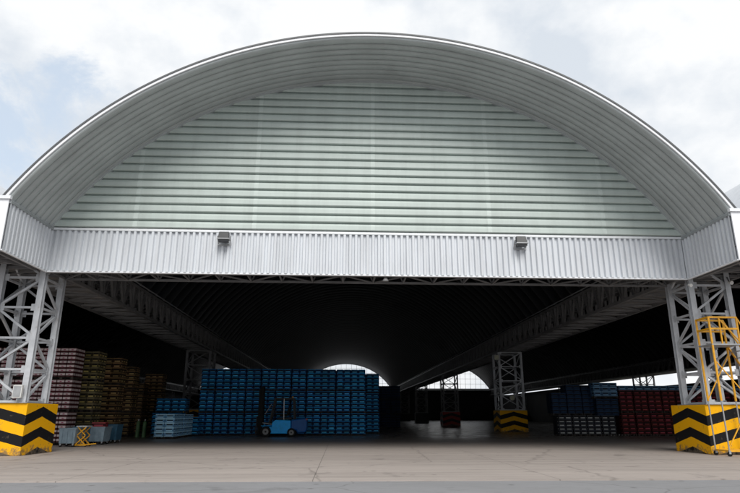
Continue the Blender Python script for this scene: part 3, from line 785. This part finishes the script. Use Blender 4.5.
# left aisle
stack('carton', carton, .39, .26, .214, -20.55, 8.2, 4, 1, 3, 3, 4, 7, 'pink and white cartons', 'drinks_carton', 'maroon carton with white print', 'cartons stacked behind the left column')
stack('olive', olive, .40, .36, .298, -16.17, 9.9, 1, 1, 3, 3, 3, 5, 'olive green crates', 'olive_crate', 'olive crate with yellow label', 'olive crates beside the cartons')
stack('brown', brown, .50, .36, .298, -17.24, 13.8, 2, 1, 3, 2, 3, 5, 'nearest brown crates', 'brown_crate', 'brown crate in the nearest brown stack', 'brown crates in the left aisle')
stack('brown', brown, .50, .36, .298, -18.7, 20.8, 2, 1, 3, 2, 3, 5, 'middle brown crates', 'brown_crate', 'brown crate in the middle brown stack', 'brown crates in the left aisle')
stack('brown', brown, .50, .36, .298, -18.4, 29, 1, 1, 3, 3, 3, 5, 'farthest brown crates', 'brown_crate', 'brown crate in the farthest brown stack', 'brown crates in the left aisle', individual=True)
stack('brown', brown, .50, .36, .298, -19.9, 27, 2, 1, 3, 2, 3, 5, 'dark brown crates between stacks', 'brown_crate', '', '', individual=False, toprows=2)
# right aisle
stack('red', redc, .50, .36, .306, 19.75, 21.0, 9, 1, 2, 2, 3, 5, 'red crates', 'red_crate', 'red crate in the right aisle wall', 'red crates in the right aisle', side=False)
stack('lblue', lblue, .60, .40, .33, 19.75, 21.0, 8, 1, 1, 2, 2, 1, 'steel blue row', 'light_blue_crate', 'steel blue crate on the red wall', 'light blue crates on the right aisle stacks', side=False, z0=3.34, pallets=False)
stack('lblue', lblue, .60, .40, .33, 17.75, 21.0, 1, 1, 1, 3, 2, 3, 'steel blue crates left of the red wall', 'light_blue_crate', 'steel blue crate in the three high block', 'light blue crates on the right aisle stacks', side=False, z0=2.75)
stack('navy', navy, .545, .36, .298, 17.9, 21.02, 1, 1, 1, 3, 3, 4, 'navy crates under steel blue ones', 'navy_crate', '', '', side=False, individual=False, z0=1.49, pallets=False)
stack('navy', navy, .545, .36, .298, 14.7, 21.5, 3, 1, 1, 2, 3, 5, 'navy crates over the dark crates', 'navy_crate', '', '', side=False, individual=False, z0=1.5)
stack('navy', navy, .545, .36, .298, 15.9, 21.6, 2, 1, 1, 2, 3, 2, 'navy crates on top', 'navy_crate', '', '', side=False, individual=False, z0=3.13, pallets=False)
stack('empty', empt, .50, .36, .27, 14.9, 21.0, 4, 1, 1, 2, 3, 5, 'white capped crates', 'bottle_crate', 'dark crate with white caps', 'dark crates with white caps', side=False)
slab = {'blue': ('blue crates', 'blue crates of the long wall and round the pale stack that are too many to count'),
        'navy': ('dark blue crates', 'dark navy crates deep in the hall and on the right aisle stacks'),
        'pale': ('pale crates', 'pale blue crates hidden inside the low stack on the left'),
        'carton': ('cartons', 'maroon cartons behind the front ones of the stack by the left column'),
        'olive': ('olive crates', 'olive crates behind the front ones next to the cartons'),
        'brown': ('brown crates', 'brown crates behind the front ones in the left aisle'),
        'red': ('red crates', 'red crates behind the front ones in the right aisle'),
        'lblue': ('light blue crates', 'steel blue crates behind the front row on the right aisle stacks'),
        'empty': ('dark crates', 'dark capped crates behind the front ones in the right aisle')}
for kd, s_ in stuff.items():
    o = s_.build('stacked_%s' % slab[kd][0].replace(' ', '_'), s_.mats); tag(o, slab[kd][1], 'crates', kind='stuff')

# ------------------------------------------------------------------ forklift (facing -X)
r = empty('forklift', (-5.45, 20.25, 0), 'blue forklift with black mast parked in front of the long blue crate wall', 'forklift')
hd = .58
b = MB(); b.prism([(-1.42, .34), (-.9, .22), (.55, .22), (.55, 1.12), (-.55, 1.16), (-.78, .95), (-.78, .70), (-1.2, .62), (-1.42, .72)], -hd, hd)
b.build('body', M['bluepaint'], r, bevel=.04)
b = MB(); b.prism([(.555, .45), (.95, .45), (1.02, .26), (1.60, .30), (1.70, .5), (1.70, 1.12), (1.55, 1.30), (.555, 1.16)], -hd, hd); b.build('counterweight', M['bluedark'], r, bevel=.09)
b = MB(); b.prism([(-.50, 1.165), (.60, 1.17), (.60, 1.36), (-.40, 1.30)], -.42, .42); b.build('engine_cover', M['darkmetal'], r, bevel=.04)
b = MB(); b.box(-.28, .24, -.27, .27, 1.36, 1.54); b.prism([(.18, 1.45), (.36, 1.45), (.52, 2.12), (.36, 2.14)], -.26, .26); b.build('seat', M['black'], r, bevel=.04)
b = MB(); b.tube((-.95, 0, 1.0), (-.68, 0, 1.52), .03)
c0 = Vector((-.67, 0, 1.54)); ax = Vector((-.27, 0, -.52)).normalized(); e1 = Vector((0,1,0)); e2 = ax.cross(e1)
for k in range(16):
    a0, a1 = 2*math.pi*k/16, 2*math.pi*(k+1)/16
    b.tube(c0+(e1*math.cos(a0)+e2*math.sin(a0))*.18, c0+(e1*math.cos(a1)+e2*math.sin(a1))*.18, .014, n=6)
b.build('steering_wheel', M['darkmetal'], r)
b = MB()
for y in (-.50, .50):
    b.bar((-.98, y, .9), (-.62, y, 2.62), .10, mi=0); b.bar((.80, y, 1.2), (.70, y, 2.62), .12, mi=0)
    b.bar((-.62, y, 2.62), (.75, y, 2.62), .11)
for k in range(8): x = -.58+k*.17; b.box(x, x+.07, -.46, .46, 2.585, 2.655)
b.build('overhead_guard', M['darkmetal'], r)
b = MB(); b.bar((.05, -.56, 1.15), (.02, -.56, 2.60), .045); b.build('guard_post', M['plate'], r)
b = MB()
for y in (-.38, .38):
    b.box(-1.66, -1.48, y-.06, y+.06, .12, 3.45); b.box(-1.80, -1.67, y-.045, y+.045, .10, 3.30)
for z in (.35, 1.5, 2.5, 3.38): b.box(-1.60, -1.50, -.32, .32, z-.06, z+.06)
b.tube((-1.5, -.12, .3), (-1.5, -.12, 2.9), .05); b.tube((-1.5, .12, .3), (-1.5, .12, 2.9), .05)
b.build('mast', M['black'], r)
b = MB(); b.box(-1.92, -1.83, -.52, .52, .25, .35); b.box(-1.92, -1.83, -.52, .52, .62, .72)
for i in range(7): y = -.48+i*.16; b.box(-1.90, -1.86, y-.015, y+.015, .72, 1.35)
b.box(-1.91, -1.85, -.5, .5, 1.33, 1.38); b.build('carriage', M['darkmetal'], r)
for y in (-.3, .3):
    b = MB(); b.prism([(-1.925, .08), (-1.925, .68), (-1.965, .68), (-1.965, .13), (-3.05, .10), (-3.08, .08)], y-.06, y+.06); b.build('fork', M['darkmetal'], r)
for y in (-.42, .42): MB().tube((-.78, y, .85), (-1.45, y, .60+.35), .045).build('tilt_cylinder', M['silver'], r)
MB().tube((-1.30, -.48, 1.55), (-.85, -.48, 2.25), .02).build('hydraulic_hose', M['plate'], r)
for y in (-.44, .44):
    c_ = empty('headlight', (-.98, y, 2.1)); c_.parent = r
    MB().tube((-.05, 0, 0), (.06, 0, 0), .08, .05, n=14).build('housing', M['darkmetal'], c_); MB().tube((-.06, 0, 0), (-.051, 0, 0), .07, n=14).build('lens', M['white'], c_)
b = MB(); b.tube((.6, -.3, 2.67), (.6, -.3, 2.78), .06, .045, n=14); b.build('beacon', M['yellowpaint'], r)
b = MB()
for y in (-.08, .08): b.bar((-1.72, y, .5), (-1.72, y, 3.2), .03, .015)
b.build('lift_chain', M['steel2'], r)
b = MB(); b.box(-.88, -.80, -.62, -.50, .36, .40); b.box(-.95, -.78, -.66, -.58, .38, .42); b.build('step', M['darkmetal'], r)
for y in (-.5, .5): MB().box(1.60, 1.68, y-.06, y+.06, 1.12, 1.24).build('tail_light', M['red'], r)
def wheel(x, y, rad, w):
    c_ = empty('wheel', (x, y, rad)); c_.parent = r
    MB().tube((0, -w/2, 0), (0, w/2, 0), rad, n=28).build('tyre', M['black'], c_, bevel=.03)
    s_ = -1 if y < 0 else 1
    MB().tube((0, s_*(w/2+.004), 0), (0, s_*(w/2-.06), 0), rad*.58, n=20).build('rim', M['steel2'], c_)
    MB().tube((0, s_*(w/2+.02), 0), (0, s_*(w/2), 0), rad*.2, n=12).build('hub', M['darkmetal'], c_)
for y in (-.62, .62): wheel(-1.18, y, .36, .24)
for y in (-.55, .55): wheel(.62, y, .30, .2)
MB().box(-1.52, -.85, -.70, -.52, .735, .77).build('mudguard', M['bluepaint'], r); MB().box(-1.52, -.85, .52, .70, .735, .77).build('mudguard', M['bluepaint'], r)

# ------------------------------------------------------------------ carts and small things by the left column
def cart(loc, w, d, h, m, label, rz=0):
    r = empty('wheeled_bin', loc, label, 'wheeled bin', None, rz)
    b = MB(); z0 = .16; t = .02
    def tub(s0, s1, za, zb):
        vs = [(-w/2*s0, -d/2*s0, za), (w/2*s0, -d/2*s0, za), (w/2*s0, d/2*s0, za), (-w/2*s0, d/2*s0, za), (-w/2*s1, -d/2*s1, zb), (w/2*s1, -d/2*s1, zb), (w/2*s1, d/2*s1, zb), (-w/2*s1, d/2*s1, zb)]
        return vs
    b.add(tub(.9, 1, z0, h), [(0,3,2,1), (0,1,5,4), (1,2,6,5), (2,3,7,6), (3,0,4,7)])
    b.add(tub(.86, .96, z0+.03, h-.002), [(0,1,2,3), (0,4,5,1), (1,5,6,2), (2,6,7,3), (3,7,4,0)])
    b.build('tub', m, r)
    b = MB()
    for y in (-1, 1): b.box(-w/2-.03, w/2+.03, y*d/2-.025, y*d/2+.025, h-.03, h+.025)
    for x in (-1, 1): b.box(x*w/2-.025, x*w/2+.025, -d/2+.03, d/2-.03, h-.028, h+.023)
    b.build('rim', m, r)
    b = MB()
    for x in (-1, 0, 1): b.box(x*w*.3-.02, x*w*.3+.02, -d/2-.015, -d/2+.03, .2, h-.04)
    b.build('rib', m, r)
    for x in (-1, 1):
        for y in (-1, 1):
            c_ = empty('caster', (x*w*.38, y*d*.38, .07)); c_.parent = r
            MB().tube((0, -.02, 0), (0, .02, 0), .07, n=14).build('tyre', M['black'], c_); MB().box(-.035, .035, -.035, .035, 0, .10).build('yoke', M['plate'], c_)
    return r
cart((-14.55, 6.9, 0), .78, .9, .84, M['bin'], 'grey blue wheeled bin right beside the left chevron block')
cart((-14.10, 9.15, 0), .95, 1.0, .86, M['bin'], 'wider grey blue wheeled bin behind the yellow scissor stand, red crate on it')
cart((-13.95, 10.9, 0), .62, .9, .95, M['binblue'], 'darker blue wheeled bin farthest back in the row of bins')
cart((-14.62, 8.3, 0), .55, .8, .88, M['binblue'], 'dark blue wheeled bin between the two grey blue bins')
b = crate_mesh('rc', .7, .42, .22, [M['redb'], M['red'], M['redl']]); tag(b.build('red_tray', b.mats, loc=(-14.1, 9.2, .885)), 'flat red tray lying on the wider grey blue bin', 'tray')
# yellow scissor stand
r = empty('scissor_stand', (-14.0, 7.0, 0), 'small yellow folding scissor stand with a pale top between the wheeled bins', 'stand')
MB().box(-.26, .26, -.3, .3, .93, .97).build('top', M['white'], r)
b = MB()
for y in (-.26, .26):
    for z in (.12, .52): b.bar((-.2, y, z), (.2, y, z+.38), .045); b.bar((.2, y+.03, z), (-.2, y+.03, z+.38), .045)
b.build('scissor_arm', M['yellowpaint'], r)
b = MB(); b.box(-.3, .3, -.3, -.25, .05, .11); b.box(-.3, .3, .25, .3, .05, .11); b.box(-.3, -.25, -.25, .25, .05, .11); b.box(.25, .3, -.25, .25, .05, .11); b.bar((.27, -.2, .1), (.75, -.2, .14), .04)
b.build('base_frame', M['yellowpaint'], r)
for x in (-.26, .26):
    for y in (-.26, .26): MB().tube((x, y-.02, .045), (x, y+.02, .045), .045).build('caster', M['black'], r)
# green gas bottles by the crates
for i, (x, lab) in enumerate(((-15.5, 'green gas cylinder left of the pale crates, left one of the two'), (-15.05, 'green gas cylinder left of the pale crates, right one of the two'))):
    r = empty('gas_cylinder', (x, 19.6, 0), lab, 'gas cylinder', 'green gas cylinders')
    b = MB(); b.tube((0,0,0), (0,0,.95), .13, n=20); b.tube((0,0,.95), (0,0,1.08), .13, .06, n=20); b.build('body', M['green'], r)
    b = MB(); b.tube((0,0,1.08), (0,0,1.18), .03); b.bar((-.06,0,1.15), (.06,0,1.15), .03); b.build('valve', M['silver'], r)
